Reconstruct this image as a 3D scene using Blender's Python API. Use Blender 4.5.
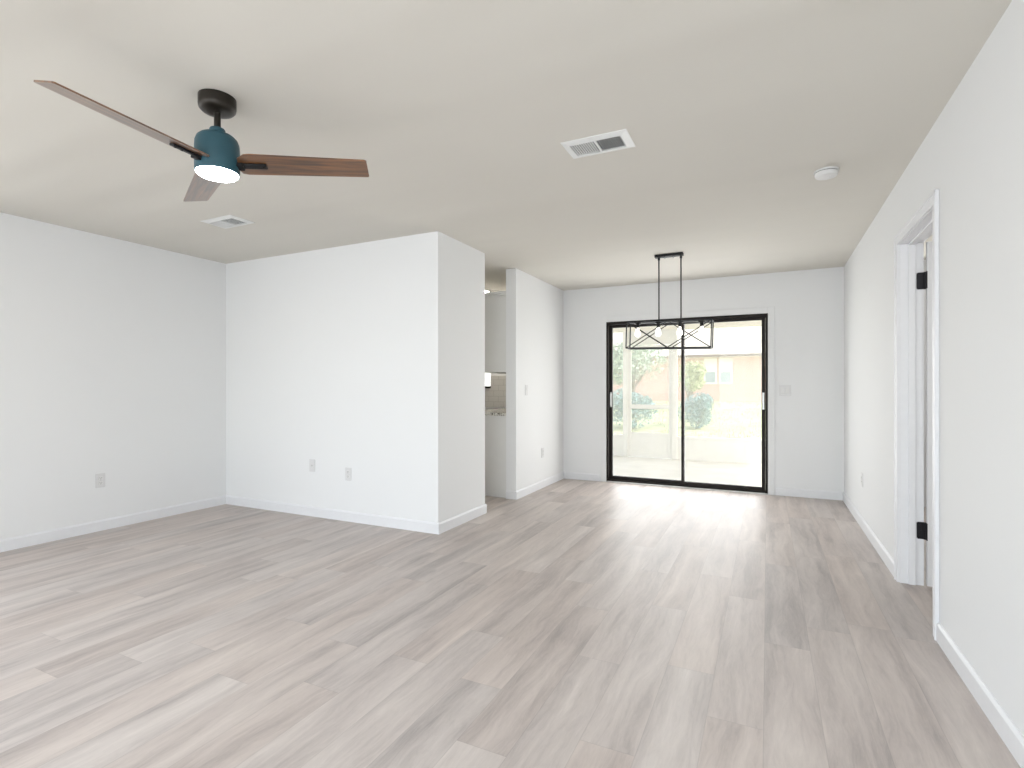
import bpy, bmesh, math, random
from mathutils import Vector, Matrix, Euler
R = math.radians
random.seed(7)
C = bpy.context.scene.collection
for o in list(bpy.data.objects):
    bpy.data.objects.remove(o)

# ------------------------------------------------------------------ camera
cam_data = bpy.data.cameras.new('camera')
cam = bpy.data.objects.new('camera', cam_data)
C.objects.link(cam)
cam.location = (0, 0, 1.178)
cam.rotation_euler = (R(90), R(0.03), 0.4504)
cam_data.sensor_width = 36.0
cam_data.lens = 528.44 / 1024 * 36.0
cam_data.shift_y = 3.73 / 1024
cam_data.clip_start = 0.05
bpy.context.scene.camera = cam

# ------------------------------------------------------------------ world, sun, window and added light, exposure
scn = bpy.context.scene
scn.view_settings.view_transform = 'Standard'
scn.view_settings.look = 'None'
scn.view_settings.exposure = 0.0
scn.view_settings.gamma = 1.0
scn.view_settings.use_curve_mapping = False

SUN_EL, SUN_AZ = R(33), R(100)          # the sun stands over the right hand side of the house
world = bpy.data.worlds.new('sky')
scn.world = world
world.use_nodes = True
wn = world.node_tree
wn.nodes.clear()
w_out = wn.nodes.new('ShaderNodeOutputWorld')
w_bg = wn.nodes.new('ShaderNodeBackground')
w_sky = wn.nodes.new('ShaderNodeTexSky')
w_sky.sky_type = 'NISHITA'
w_sky.sun_disc = False
w_sky.sun_elevation = SUN_EL
w_sky.sun_rotation = SUN_AZ
w_sky.air_density = 1.0
w_sky.dust_density = 2.5
w_mix = wn.nodes.new('ShaderNodeMixRGB')
w_mix.inputs[0].default_value = 0.55
w_mix.inputs[2].default_value = (5.5, 5.4, 5.2, 1)       # thin bright cloud veil over the blue
w_bg.inputs['Strength'].default_value = 0.60
wn.links.new(w_sky.outputs[0], w_mix.inputs[1])
wn.links.new(w_mix.outputs[0], w_bg.inputs['Color'])
wn.links.new(w_bg.outputs[0], w_out.inputs['Surface'])

sun_d = bpy.data.lights.new('sun', 'SUN')
sun_d.energy = 2.6
sun_d.angle = R(1.5)
sun_d.color = (1.0, 0.95, 0.87)
sun = bpy.data.objects.new('sun', sun_d)
C.objects.link(sun)
sd = Vector((math.cos(SUN_EL) * 0.97, math.cos(SUN_EL) * -0.22, math.sin(SUN_EL)))
sun.rotation_euler = sd.to_track_quat('Z', 'Y').to_euler()
sun.location = (12, -3, 12)


def area_light(name, loc, rot, sx, sy, energy, color):
    l = bpy.data.lights.new(name, 'AREA')
    l.shape = 'RECTANGLE'
    l.size, l.size_y = sx, sy
    l.energy = energy
    l.color = color
    o = bpy.data.objects.new(name, l)
    o.location = loc
    o.rotation_euler = rot
    C.objects.link(o)
    return o


# daylight lamps at unseen front windows (behind the viewer); side and hall lamps added
PI = math.pi
K = 4.35
area_light('daylight_front_window', (-3.1, -1.75, 1.75), (R(68), 0, 0), 2.6, 1.6, K * 2.6 * 1.6 * PI, (0.85, 0.93, 1.0))
area_light('daylight_front_door', (-0.35, -1.75, 1.60), (R(68), 0, 0), 1.6, 2.1, 1.7 * K * 1.6 * 2.1 * PI, (0.86, 0.935, 1.0))
area_light('added_side_window_light', (-5.36, 0.3, 1.85), (R(58), 0, R(-90)), 2.2, 1.6, 0.55 * K * 2.2 * 1.6 * PI, (0.86, 0.935, 1.0))  # lamp of an added, unseen side window, brightens the right wall
area_light('daylight_patio_door', (-0.91, 6.66, 1.0), (R(-90), 0, 0), 1.75, 1.9, 42, (0.97, 0.985, 1.0))
area_light('hall_fill_lamp', (1.55, 2.15, 1.5), (R(90), 0, 0), 0.9, 1.6, 5.5, (1.0, 0.98, 0.95))  # added unseen fill lamp, the hall has no window here
area_light('hall_end_fill_lamp', (1.5, 6.35, 1.5), (R(-90), 0, 0), 1.0, 1.6, 12, (1.0, 0.98, 0.94))  # added unseen fill lamp, lifts the dark wedge over the open door

# ------------------------------------------------------------------ dimensions
H = 2.44
XL, XR, XP = -4.9586, 0.7186, -2.3888
YP, YPB, YN, YB, YF = 3.5737, 4.3561, 5.035, 6.4738, -1.35
WT = 0.116
DY0, DY1, DZ = 3.132, 3.89, 2.04            # side doorway
SX0, SX1, SZ = -1.814, 0.002, 1.996        # sliding door


# ------------------------------------------------------------------ materials
def new_mat(name):
    m = bpy.data.materials.new(name)
    m.use_nodes = True
    nt = m.node_tree
    b = nt.nodes['Principled BSDF']
    return m, nt, b


def plain(name, col, rough=0.5, metal=0.0, var=0.0, scale=8.0, bump=0.0, spec=0.5, emit=None, es=0.0):
    m, nt, b = new_mat(name)
    b.inputs['Base Color'].default_value = (*col, 1)
    b.inputs['Roughness'].default_value = rough
    b.inputs['Metallic'].default_value = metal
    b.inputs['Specular IOR Level'].default_value = spec
    tc = nt.nodes.new('ShaderNodeTexCoord')
    nz = nt.nodes.new('ShaderNodeTexNoise')
    nz.inputs['Scale'].default_value = scale
    nz.inputs['Detail'].default_value = 4
    nt.links.new(tc.outputs['Object'], nz.inputs['Vector'])
    if var > 0:
        r = nt.nodes.new('ShaderNodeValToRGB')
        r.color_ramp.elements[0].position = 0.3
        r.color_ramp.elements[1].position = 0.7
        r.color_ramp.elements[0].color = (*[c * (1 - var) for c in col], 1)
        r.color_ramp.elements[1].color = (*[min(1, c * (1 + var)) for c in col], 1)
        nt.links.new(nz.outputs['Fac'], r.inputs[0])
        nt.links.new(r.outputs[0], b.inputs['Base Color'])
    if bump > 0:
        bp = nt.nodes.new('ShaderNodeBump')
        bp.inputs['Strength'].default_value = bump
        bp.inputs['Distance'].default_value = 0.002
        nt.links.new(nz.outputs['Fac'], bp.inputs['Height'])
        nt.links.new(bp.outputs[0], b.inputs['Normal'])
    if emit:
        b.inputs['Emission Color'].default_value = (*emit, 1)
        b.inputs['Emission Strength'].default_value = es
    return m


def floor_mat():
    m, nt, b = new_mat('vinyl_plank')
    L = nt.links.new

    def N(t):
        return nt.nodes.new(t)

    def MA(op, a, bb=None):
        n = N('ShaderNodeMath')
        n.operation = op
        for i, v in enumerate((a, bb)):
            if v is None:
                continue
            if isinstance(v, (int, float)):
                n.inputs[i].default_value = v
            else:
                L(v, n.inputs[i])
        return n.outputs[0]
    PW, PL = 0.1845, 1.22
    tc = N('ShaderNodeTexCoord')
    sp = N('ShaderNodeSeparateXYZ')
    L(tc.outputs['Object'], sp.inputs[0])
    xr = MA('DIVIDE', MA('ADD', sp.outputs[0], 20.1235), PW)
    row = MA('FLOOR', xr)
    fx = MA('FRACT', xr)
    wn1 = N('ShaderNodeTexWhiteNoise')
    wn1.noise_dimensions = '1D'
    L(row, wn1.inputs['W'])
    yr = MA('ADD', MA('DIVIDE', MA('ADD', sp.outputs[1], 20), PL), wn1.outputs['Value'])
    idx = MA('FLOOR', yr)
    fy = MA('FRACT', yr)
    cv = N('ShaderNodeCombineXYZ')
    L(row, cv.inputs[0])
    L(idx, cv.inputs[1])
    wn2 = N('ShaderNodeTexWhiteNoise')
    wn2.noise_dimensions = '2D'
    L(cv.outputs[0], wn2.inputs['Vector'])
    rnd = wn2.outputs['Value']
    # grain coordinates, shifted per plank
    wc = N('ShaderNodeCombineXYZ')                       # slow wander of the grain
    L(MA('MULTIPLY', sp.outputs[0], 5.0), wc.inputs[0])
    L(MA('ADD', MA('MULTIPLY', sp.outputs[1], 1.6), MA('MULTIPLY', rnd, 23.0)), wc.inputs[1])
    wv = N('ShaderNodeTexNoise')
    wv.inputs['Scale'].default_value = 1.0
    wv.inputs['Detail'].default_value = 3.0
    L(wc.outputs[0], wv.inputs['Vector'])
    gx = MA('ADD', MA('ADD', sp.outputs[0], MA('MULTIPLY', rnd, 37.0)), MA('MULTIPLY', wv.outputs['Fac'], 0.11))
    gy = MA('ADD', sp.outputs[1], MA('MULTIPLY', rnd, 11.0))

    def grain(sx, sy, detail, rough, dist=0.0):
        c = N('ShaderNodeCombineXYZ')
        L(MA('MULTIPLY', gx, sx), c.inputs[0])
        L(MA('MULTIPLY', gy, sy), c.inputs[1])
        n = N('ShaderNodeTexNoise')
        n.inputs['Scale'].default_value = 1.0
        n.inputs['Detail'].default_value = detail
        n.inputs['Roughness'].default_value = rough
        n.inputs['Distortion'].default_value = dist
        L(c.outputs[0], n.inputs['Vector'])
        return n.outputs['Fac']
    broad = grain(11.0, 0.55, 4, 0.5, 0.5)
    mid = grain(26.0, 2.6, 5, 0.65, 1.0)
    fine = grain(95.0, 13.0, 4, 0.75, 0.6)
    blot = grain(3.2, 1.1, 3, 0.5, 0.5)
    v = MA('ADD', MA('MULTIPLY', broad, 0.50), MA('MULTIPLY', mid, 0.30))
    v = MA('ADD', v, MA('MULTIPLY', fine, 0.20))
    v = MA('ADD', v, MA('MULTIPLY', MA('SUBTRACT', blot, 0.5), 0.42))
    v = MA('ADD', v, MA('MULTIPLY', MA('SUBTRACT', rnd, 0.5), 0.05))
    rp = N('ShaderNodeValToRGB')
    cr = rp.color_ramp
    cr.elements[0].position = 0.28
    cr.elements[0].color = (0.330, 0.284, 0.262, 1)
    cr.elements[1].position = 0.74
    cr.elements[1].color = (0.700, 0.625, 0.570, 1)
    e = cr.elements.new(0.50)
    e.color = (0.535, 0.468, 0.430, 1)
    L(v, rp.inputs[0])
    # per plank hue: some greyer, some warmer
    hs = N('ShaderNodeHueSaturation')
    hs.inputs['Saturation'].default_value = 1.0
    wn3 = N('ShaderNodeTexWhiteNoise')
    wn3.noise_dimensions = '3D'
    cv3 = N('ShaderNodeCombineXYZ')
    L(row, cv3.inputs[0]); L(idx, cv3.inputs[1]); cv3.inputs[2].default_value = 4.0
    L(cv3.outputs[0], wn3.inputs['Vector'])
    L(MA('ADD', MA('MULTIPLY', wn3.outputs['Value'], 0.25), 0.80), hs.inputs['Saturation'])
    L(rp.outputs[0], hs.inputs['Color'])
    # seams
    ex = MA('MULTIPLY', MA('MINIMUM', fx, MA('SUBTRACT', 1.0, fx)), PW)
    ey = MA('MULTIPLY', MA('MINIMUM', fy, MA('SUBTRACT', 1.0, fy)), PL)
    ed = MA('MINIMUM', ex, ey)
    sm = N('ShaderNodeMapRange')
    sm.inputs['From Min'].default_value = 0.0004
    sm.inputs['From Max'].default_value = 0.0022
    sm.inputs['To Min'].default_value = 0.84
    sm.inputs['To Max'].default_value = 1.0
    L(ed, sm.inputs['Value'])
    mx = N('ShaderNodeMixRGB')
    mx.blend_type = 'MULTIPLY'
    mx.inputs[0].default_value = 1.0
    L(hs.outputs[0], mx.inputs[1])
    L(sm.outputs[0], mx.inputs[2])
    L(mx.outputs[0], b.inputs['Base Color'])
    rr = N('ShaderNodeMapRange')
    rr.inputs['To Min'].default_value = 0.40
    rr.inputs['To Max'].default_value = 0.54
    L(mid, rr.inputs['Value'])
    L(rr.outputs[0], b.inputs['Roughness'])
    b.inputs['Specular IOR Level'].default_value = 0.5
    bp = N('ShaderNodeBump')
    bp.inputs['Strength'].default_value = 0.25
    bp.inputs['Distance'].default_value = 0.0012
    L(MA('ADD', MA('MULTIPLY', sm.outputs[0], 1.5), fine), bp.inputs['Height'])
    L(bp.outputs[0], b.inputs['Normal'])
    return m


def wood_blade_mat():
    m, nt, b = new_mat('walnut_blade')
    tc = nt.nodes.new('ShaderNodeTexCoord')
    mp = nt.nodes.new('ShaderNodeMapping')
    mp.inputs['Scale'].default_value = (3.0, 45.0, 45.0)
    nz = nt.nodes.new('ShaderNodeTexNoise')
    nz.inputs['Scale'].default_value = 1.0
    nz.inputs['Detail'].default_value = 5
    nz.inputs['Distortion'].default_value = 0.8
    rp = nt.nodes.new('ShaderNodeValToRGB')
    rp.color_ramp.elements[0].position = 0.32
    rp.color_ramp.elements[0].color = (0.045, 0.020, 0.010, 1)
    rp.color_ramp.elements[1].position = 0.70
    rp.color_ramp.elements[1].color = (0.30, 0.130, 0.045, 1)
    nt.links.new(tc.outputs['Object'], mp.inputs[0])
    nt.links.new(mp.outputs[0], nz.inputs['Vector'])
    nt.links.new(nz.outputs['Fac'], rp.inputs[0])
    nt.links.new(rp.outputs[0], b.inputs['Base Color'])
    b.inputs['Roughness'].default_value = 0.34
    b.inputs['Specular IOR Level'].default_value = 0.6
    b.inputs['Coat Weight'].default_value = 1.0
    b.inputs['Coat Roughness'].default_value = 0.28
    b.inputs['Coat IOR'].default_value = 1.6
    return m


def glass_mat(name, tint=(1, 1, 1), refl=1.0):
    m = bpy.data.materials.new(name)
    m.use_nodes = True
    nt = m.node_tree
    nt.nodes.clear()
    out = nt.nodes.new('ShaderNodeOutputMaterial')
    tr = nt.nodes.new('ShaderNodeBsdfTransparent')
    tr.inputs[0].default_value = (*tint, 1)
    gl = nt.nodes.new('ShaderNodeBsdfGlossy')
    gl.inputs['Roughness'].default_value = 0.02
    fr = nt.nodes.new('ShaderNodeFresnel')
    fr.inputs['IOR'].default_value = 1.45
    ml = nt.nodes.new('ShaderNodeMath')
    ml.operation = 'MULTIPLY'
    ml.inputs[1].default_value = refl
    mx = nt.nodes.new('ShaderNodeMixShader')
    nt.links.new(fr.outputs[0], ml.inputs[0])
    nt.links.new(ml.outputs[0], mx.inputs[0])
    nt.links.new(tr.outputs[0], mx.inputs[1])
    nt.links.new(gl.outputs[0], mx.inputs[2])
    nt.links.new(mx.outputs[0], out.inputs['Surface'])
    return m


def screen_mat():
    # woven insect screen: fine threads that scatter light in front of what lies behind
    m = bpy.data.materials.new('insect_screen')
    m.use_nodes = True
    nt = m.node_tree
    nt.nodes.clear()
    out = nt.nodes.new('ShaderNodeOutputMaterial')
    tr = nt.nodes.new('ShaderNodeBsdfTransparent')
    df = nt.nodes.new('ShaderNodeBsdfDiffuse')
    df.inputs[0].default_value = (0.75, 0.76, 0.75, 1)
    tl = nt.nodes.new('ShaderNodeBsdfTranslucent')
    tl.inputs[0].default_value = (0.75, 0.76, 0.75, 1)
    a = nt.nodes.new('ShaderNodeMixShader')
    a.inputs[0].default_value = 0.5
    mx = nt.nodes.new('ShaderNodeMixShader')
    mx.inputs[0].default_value = 0.27
    nt.links.new(df.outputs[0], a.inputs[1])
    nt.links.new(tl.outputs[0], a.inputs[2])
    nt.links.new(tr.outputs[0], mx.inputs[1])
    nt.links.new(a.outputs[0], mx.inputs[2])
    nt.links.new(mx.outputs[0], out.inputs['Surface'])
    return m


def brick_mat():
    m, nt, b = new_mat('neighbour_brick')
    tc = nt.nodes.new('ShaderNodeTexCoord')
    sp = nt.nodes.new('ShaderNodeSeparateXYZ')
    cb = nt.nodes.new('ShaderNodeCombineXYZ')
    br = nt.nodes.new('ShaderNodeTexBrick')
    br.inputs['Color1'].default_value = (0.66, 0.37, 0.32, 1)
    br.inputs['Color2'].default_value = (0.60, 0.34, 0.30, 1)
    br.inputs['Mortar'].default_value = (0.70, 0.60, 0.56, 1)
    br.inputs['Scale'].default_value = 4.5
    br.inputs['Mortar Size'].default_value = 0.02
    nt.links.new(tc.outputs['Object'], sp.inputs[0])
    nt.links.new(sp.outputs[0], cb.inputs[0])
    nt.links.new(sp.outputs[2], cb.inputs[1])
    nt.links.new(cb.outputs[0], br.inputs['Vector'])
    nt.links.new(br.outputs['Color'], b.inputs['Base Color'])
    b.inputs['Roughness'].default_value = 0.9
    return m


def granite_mat():
    m, nt, b = new_mat('granite')
    tc = nt.nodes.new('ShaderNodeTexCoord')
    vo = nt.nodes.new('ShaderNodeTexNoise')
    vo.inputs['Scale'].default_value = 45
    vo.inputs['Detail'].default_value = 6
    rp = nt.nodes.new('ShaderNodeValToRGB')
    rp.color_ramp.elements[0].position = 0.38
    rp.color_ramp.elements[0].color = (0.10, 0.09, 0.07, 1)
    rp.color_ramp.elements[1].position = 0.54
    rp.color_ramp.elements[1].color = (0.78, 0.76, 0.70, 1)
    nt.links.new(tc.outputs['Object'], vo.inputs['Vector'])
    nt.links.new(vo.outputs['Fac'], rp.inputs[0])
    nt.links.new(rp.outputs[0], b.inputs['Base Color'])
    b.inputs['Roughness'].default_value = 0.2
    return m


def tile_mat():
    m, nt, b = new_mat('white_backsplash_tile')
    tc = nt.nodes.new('ShaderNodeTexCoord')
    sp = nt.nodes.new('ShaderNodeSeparateXYZ')
    cb = nt.nodes.new('ShaderNodeCombineXYZ')
    br = nt.nodes.new('ShaderNodeTexBrick')
    br.inputs['Color1'].default_value = (0.72, 0.71, 0.68, 1)
    br.inputs['Color2'].default_value = (0.70, 0.69, 0.66, 1)
    br.inputs['Mortar'].default_value = (0.58, 0.57, 0.54, 1)
    br.inputs['Scale'].default_value = 3.3
    br.inputs['Mortar Size'].default_value = 0.01
    nt.links.new(tc.outputs['Object'], sp.inputs[0])
    nt.links.new(sp.outputs[0], cb.inputs[0])
    nt.links.new(sp.outputs[2], cb.inputs[1])
    nt.links.new(cb.outputs[0], br.inputs['Vector'])
    nt.links.new(br.outputs['Color'], b.inputs['Base Color'])
    b.inputs['Roughness'].default_value = 0.25
    return m


def ceiling_mat():
    # flat ceiling paint with bump waves added to imitate soft light bands
    m, nt, b = new_mat('ceiling_paint')
    b.inputs['Base Color'].default_value = (0.735, 0.712, 0.655, 1)
    b.inputs['Roughness'].default_value = 0.9
    b.inputs['Specular IOR Level'].default_value = 0.15
    tc = nt.nodes.new('ShaderNodeTexCoord')
    mp = nt.nodes.new('ShaderNodeMapping')
    mp.inputs['Scale'].default_value = (0.16, 2.3, 1.0)
    n1 = nt.nodes.new('ShaderNodeTexNoise')
    n1.inputs['Scale'].default_value = 1.0
    n1.inputs['Detail'].default_value = 1.0
    n2 = nt.nodes.new('ShaderNodeTexNoise')
    n2.inputs['Scale'].default_value = 120
    b1 = nt.nodes.new('ShaderNodeBump')
    b1.inputs['Strength'].default_value = 1.0
    b1.inputs['Distance'].default_value = 0.036
    b2 = nt.nodes.new('ShaderNodeBump')
    b2.inputs['Strength'].default_value = 0.1
    b2.inputs['Distance'].default_value = 0.002
    L = nt.links.new
    L(tc.outputs['Object'], mp.inputs[0])
    L(mp.outputs[0], n1.inputs['Vector'])
    L(tc.outputs['Object'], n2.inputs['Vector'])
    L(n1.outputs['Fac'], b1.inputs['Height'])
    L(n2.outputs['Fac'], b2.inputs['Height'])
    L(b1.outputs[0], b2.inputs['Normal'])
    L(b2.outputs[0], b.inputs['Normal'])
    return m


M = {}
M['wall'] = plain('wall_paint', (0.865, 0.872, 0.875), 0.75, bump=0.08, scale=160, spec=0.25)
M['ceil'] = ceiling_mat()
M['trim'] = plain('trim_paint', (0.845, 0.852, 0.87), 0.45, scale=30, var=0.01)
M['door'] = plain('door_paint', (0.86, 0.865, 0.875), 0.42, scale=30, var=0.01)
M['floor'] = floor_mat()
M['bronze'] = plain('dark_bronze_metal', (0.016, 0.012, 0.010), 0.5, 0.0, var=0.15, spec=0.25)
M['black'] = plain('black_metal', (0.010, 0.010, 0.011), 0.5, 0.0, var=0.1, spec=0.3)
M['hinge'] = plain('hinge_metal', (0.010, 0.010, 0.014), 0.45, 0.3, var=0.1)
M['canopy'] = plain('oil_bronze', (0.030, 0.025, 0.020), 0.34, 0.6, var=0.2)
M['teal'] = plain('teal_black_enamel', (0.022, 0.085, 0.115), 0.42, 0.0, var=0.08)
M['blade'] = wood_blade_mat()
M['plastic'] = plain('white_plastic', (0.80, 0.80, 0.79), 0.4, var=0.01)
M['plate'] = plain('switch_plate_plastic', (0.76, 0.76, 0.76), 0.35, var=0.01)
M['slot'] = plain('dark_slot', (0.10, 0.10, 0.10), 0.6, var=0.05)
M['vent'] = plain('vent_enamel', (0.82, 0.83, 0.82), 0.4, var=0.02)
M['duct'] = plain('dark_duct', (0.035, 0.045, 0.05), 0.8, var=0.1)
M['lens'] = plain('lit_lens', (0.9, 0.9, 0.9), 0.4, emit=(0.92, 0.98, 1.0), es=30.0)
M['bulb'] = plain('lit_bulb', (0.9, 0.9, 0.9), 0.3, emit=(1.0, 0.95, 0.88), es=2.2)
M['klight'] = plain('lit_diffuser', (0.9, 0.9, 0.9), 0.4, emit=(1.0, 0.92, 0.80), es=190.0)
M['glass'] = glass_mat('window_glass', refl=0.2)
M['alu'] = plain('brushed_aluminium', (0.62, 0.62, 0.61), 0.35, 0.8, var=0.05, scale=40)
M['whitemetal'] = plain('white_aluminium', (0.84, 0.84, 0.82), 0.45, var=0.02)
M['screen'] = screen_mat()
M['concrete'] = plain('painted_concrete', (0.80, 0.79, 0.77), 0.6, var=0.05, scale=3)
M['stucco'] = plain('cream_stucco', (0.87, 0.845, 0.79), 0.85, var=0.03, scale=30, bump=0.2)
M['lawn'] = plain('lawn_soil', (0.50, 0.53, 0.30), 0.95, var=0.25, scale=2.2)
M['brick'] = brick_mat()
M['shingle'] = plain('pale_shingle', (0.60, 0.56, 0.50), 0.9, var=0.1, scale=12)
M['fascia'] = plain('brown_fascia', (0.10, 0.045, 0.035), 0.7, var=0.1)
M['pane_far'] = plain('dusky_pane', (0.30, 0.38, 0.45), 0.12, var=0.05)
M['leaf_blue'] = plain('leaf_blue_green', (0.19, 0.33, 0.34), 0.6, var=0.35, scale=14)
M['leaf_yellow'] = plain('leaf_yellow_green', (0.46, 0.52, 0.28), 0.6, var=0.3, scale=14)
M['leaf_green'] = plain('leaf_green', (0.36, 0.46, 0.36), 0.6, var=0.35, scale=14)
M['bark'] = plain('bark', (0.16, 0.12, 0.09), 0.9, var=0.3, scale=20, bump=0.4)
M['cabinet'] = plain('cabinet_paint', (0.80, 0.80, 0.78), 0.4, var=0.01)
M['granite'] = granite_mat()
M['tile'] = tile_mat()
M['grass'] = plain('grass_blades', (0.48, 0.52, 0.28), 0.8, var=0.3, scale=5)


# ------------------------------------------------------------------ mesh helpers
class MB:
    def __init__(self):
        self.bm = bmesh.new()

    def box(self, x0, y0, z0, x1, y1, z1, bev=0.0, rot=None, seg=2):
        r = bmesh.ops.create_cube(self.bm, size=1.0)
        vs = r['verts']
        c = Vector(((x0 + x1) / 2, (y0 + y1) / 2, (z0 + z1) / 2))
        for v in vs:
            p = Vector((v.co.x * (x1 - x0), v.co.y * (y1 - y0), v.co.z * (z1 - z0)))
            if rot is not None:
                p = rot @ p
            v.co = p + c
        if bev > 0:
            es = list({e for v in vs for e in v.link_edges})
            bmesh.ops.bevel(self.bm, geom=es, offset=bev, segments=seg, affect='EDGES', profile=0.5)
        return self

    def bar(self, a, b, w, t=None, bev=0.0):
        """square bar from a to b"""
        a, b = Vector(a), Vector(b)
        d = b - a
        q = d.to_track_quat('Z', 'Y').to_matrix()
        t = t or w
        c = (a + b) / 2
        L = d.length
        r = bmesh.ops.create_cube(self.bm, size=1.0)
        for v in r['verts']:
            v.co = q @ Vector((v.co.x * w, v.co.y * t, v.co.z * L)) + c
        if bev > 0:
            es = list({e for v in r['verts'] for e in v.link_edges})
            bmesh.ops.bevel(self.bm, geom=es, offset=bev, segments=2, affect='EDGES', profile=0.5)
        return self

    def tube(self, a, b, r0, r1=None, n=16):
        a, b = Vector(a), Vector(b)
        d = b - a
        q = d.to_track_quat('Z', 'Y').to_matrix().to_4x4()
        mt = Matrix.Translation((a + b) / 2) @ q
        bmesh.ops.create_cone(self.bm, cap_ends=True, segments=n, radius1=r0,
                              radius2=r0 if r1 is None else r1, depth=d.length, matrix=mt)
        return self

    def lathe(self, prof, c=(0, 0, 0), n=48, cap=True):
        """prof: list of (radius, z)"""
        rings = []
        for r, z in prof:
            if r < 1e-6:
                rings.append([self.bm.verts.new((c[0], c[1], c[2] + z))])
            else:
                rings.append([self.bm.verts.new((c[0] + r * math.cos(2 * math.pi * i / n),
                                                 c[1] + r * math.sin(2 * math.pi * i / n), c[2] + z)) for i in range(n)])
        for A, B in zip(rings, rings[1:]):
            for i in range(n):
                j = (i + 1) % n
                if len(A) == 1 and len(B) == 1:
                    continue
                if len(A) == 1:
                    self.bm.faces.new((A[0], B[i], B[j]))
                elif len(B) == 1:
                    self.bm.faces.new((A[i], B[0], A[j]))
                else:
                    self.bm.faces.new((A[i], B[i], B[j], A[j]))
        return self

    def prism(self, pts, axis_vec, depth):
        """polygon pts (3D) extruded along axis_vec*depth"""
        d = Vector(axis_vec) * depth
        a = [self.bm.verts.new(p) for p in pts]
        b = [self.bm.verts.new(Vector(p) + d) for p in pts]
        n = len(pts)
        self.bm.faces.new(a)
        self.bm.faces.new(list(reversed(b)))
        for i in range(n):
            self.bm.faces.new((a[i], b[i], b[(i + 1) % n], a[(i + 1) % n]))
        return self

    def build(self, name, mat, parent=None, smooth=None):
        bmesh.ops.recalc_face_normals(self.bm, faces=self.bm.faces)
        me = bpy.data.meshes.new(name)
        self.bm.to_mesh(me)
        self.bm.free()
        me.materials.append(mat)
        if smooth is not None:
            for p in me.polygons:
                p.use_smooth = True
            me.set_sharp_from_angle(angle=R(smooth))
        o = bpy.data.objects.new(name, me)
        C.objects.link(o)
        if parent is not None:
            o.parent = parent
        return o


def tag(o, label=None, cat=None, group=None, kind=None):
    if label:
        o['label'] = label
    if cat:
        o['category'] = cat
    if group:
        o['group'] = group
    if kind:
        o['kind'] = kind
    return o


def thing(name, label, cat, loc=(0, 0, 0), rz=0.0, group=None):
    o = bpy.data.objects.new(name, None)
    o.empty_display_size = 0.1
    C.objects.link(o)
    o.location = loc
    o.rotation_euler = (0, 0, rz)
    return tag(o, label, cat, group)


def struct(o, label=None, cat=None):
    o['kind'] = 'structure'
    return tag(o, label, cat)


def copy_tree(o, parent=None):
    c = o.copy()
    C.objects.link(c)
    if parent is not None:
        c.parent = parent
    for ch in list(o.children):
        copy_tree(ch, c)
    return c


# ------------------------------------------------------------------ the room shell
F0 = MB().box(XL - WT, YF - WT, -0.15, 2.3, YB + 0.12, 0.0)
struct(F0.build('floor', M['floor']), 'pale greige wood plank floor of the empty living room', 'floor')
struct(MB().box(XL - WT, YF - WT, H, 2.3, YB + 0.12, H + 0.15).build('ceiling', M['ceil']),
       'smooth off-white ceiling carrying the fan and the vents', 'ceiling')

w = MB().box(XL - WT, YF - WT, 0, XL, -0.8, H).box(XL - WT, -0.8, 0, XL, 1.4, 0.7)
w.box(XL - WT, -0.8, 2.2, XL, 1.4, H).box(XL - WT, 1.4, 0, XL, YB + 0.12, H)
struct(w.build('wall_left', M['wall']),
       'long plain white wall on the far left with one outlet', 'wall')
struct(MB().box(XL, YP, 0, XP, YPB, H).build('wall_partition', M['wall']),
       'white wall block that juts out left of the kitchen opening', 'wall')
struct(MB().box(XP - WT, YN, 0, XP, YB, H).build('wall_dining', M['wall']),
       'white dining wall between the kitchen opening and the back wall', 'wall')

KX0, KX1, KZ0, KZ1 = -4.35, -3.462, 1.19, 2.0
w = MB()
yb0, yb1 = YB, YB + 0.12
w.box(XL, yb0, 0, KX0, yb1, H)
w.box(KX0, yb0, 0, KX1, yb1, KZ0)
w.box(KX0, yb0, KZ1, KX1, yb1, H)
w.box(KX1, yb0, 0, SX0, yb1, H)
w.box(SX0, yb0, SZ, SX1, yb1, H)
w.box(SX1, yb0, 0, 2.3, yb1, H)
struct(w.build('wall_back', M['wall']), 'white back wall around the sliding glass door', 'wall')

w = MB()
w.box(XR, YF - WT, 0, XR + WT, DY0 - 0.018, H)
w.box(XR, DY1 + 0.018, 0, XR + WT, YB, H)
w.box(XR, DY0 - 0.018, DZ + 0.018, XR + WT, DY1 + 0.018, H)
struct(w.build('wall_right', M['wall']), 'long white right wall with the open doorway', 'wall')

# front wall behind the camera: a wide window and a glazed entry
FW = ((-4.4, -1.8, 0.7, 2.2), (-1.15, 0.45, 0.2, 2.3))
w = MB()
y0, y1 = YF - WT, YF
w.box(XL, y0, 0, -4.4, y1, H).box(-4.4, y0, 0, -1.8, y1, 0.7).box(-4.4, y0, 2.2, -1.8, y1, H)
w.box(-1.8, y0, 0, -1.15, y1, H).box(-1.15, y0, 0, 0.45, y1, 0.2).box(-1.15, y0, 2.3, 0.45, y1, H)
w.box(0.45, y0, 0, XR, y1, H)
struct(w.build('wall_front', M['wall']), 'white wall with two windows behind the viewer', 'wall')


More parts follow.
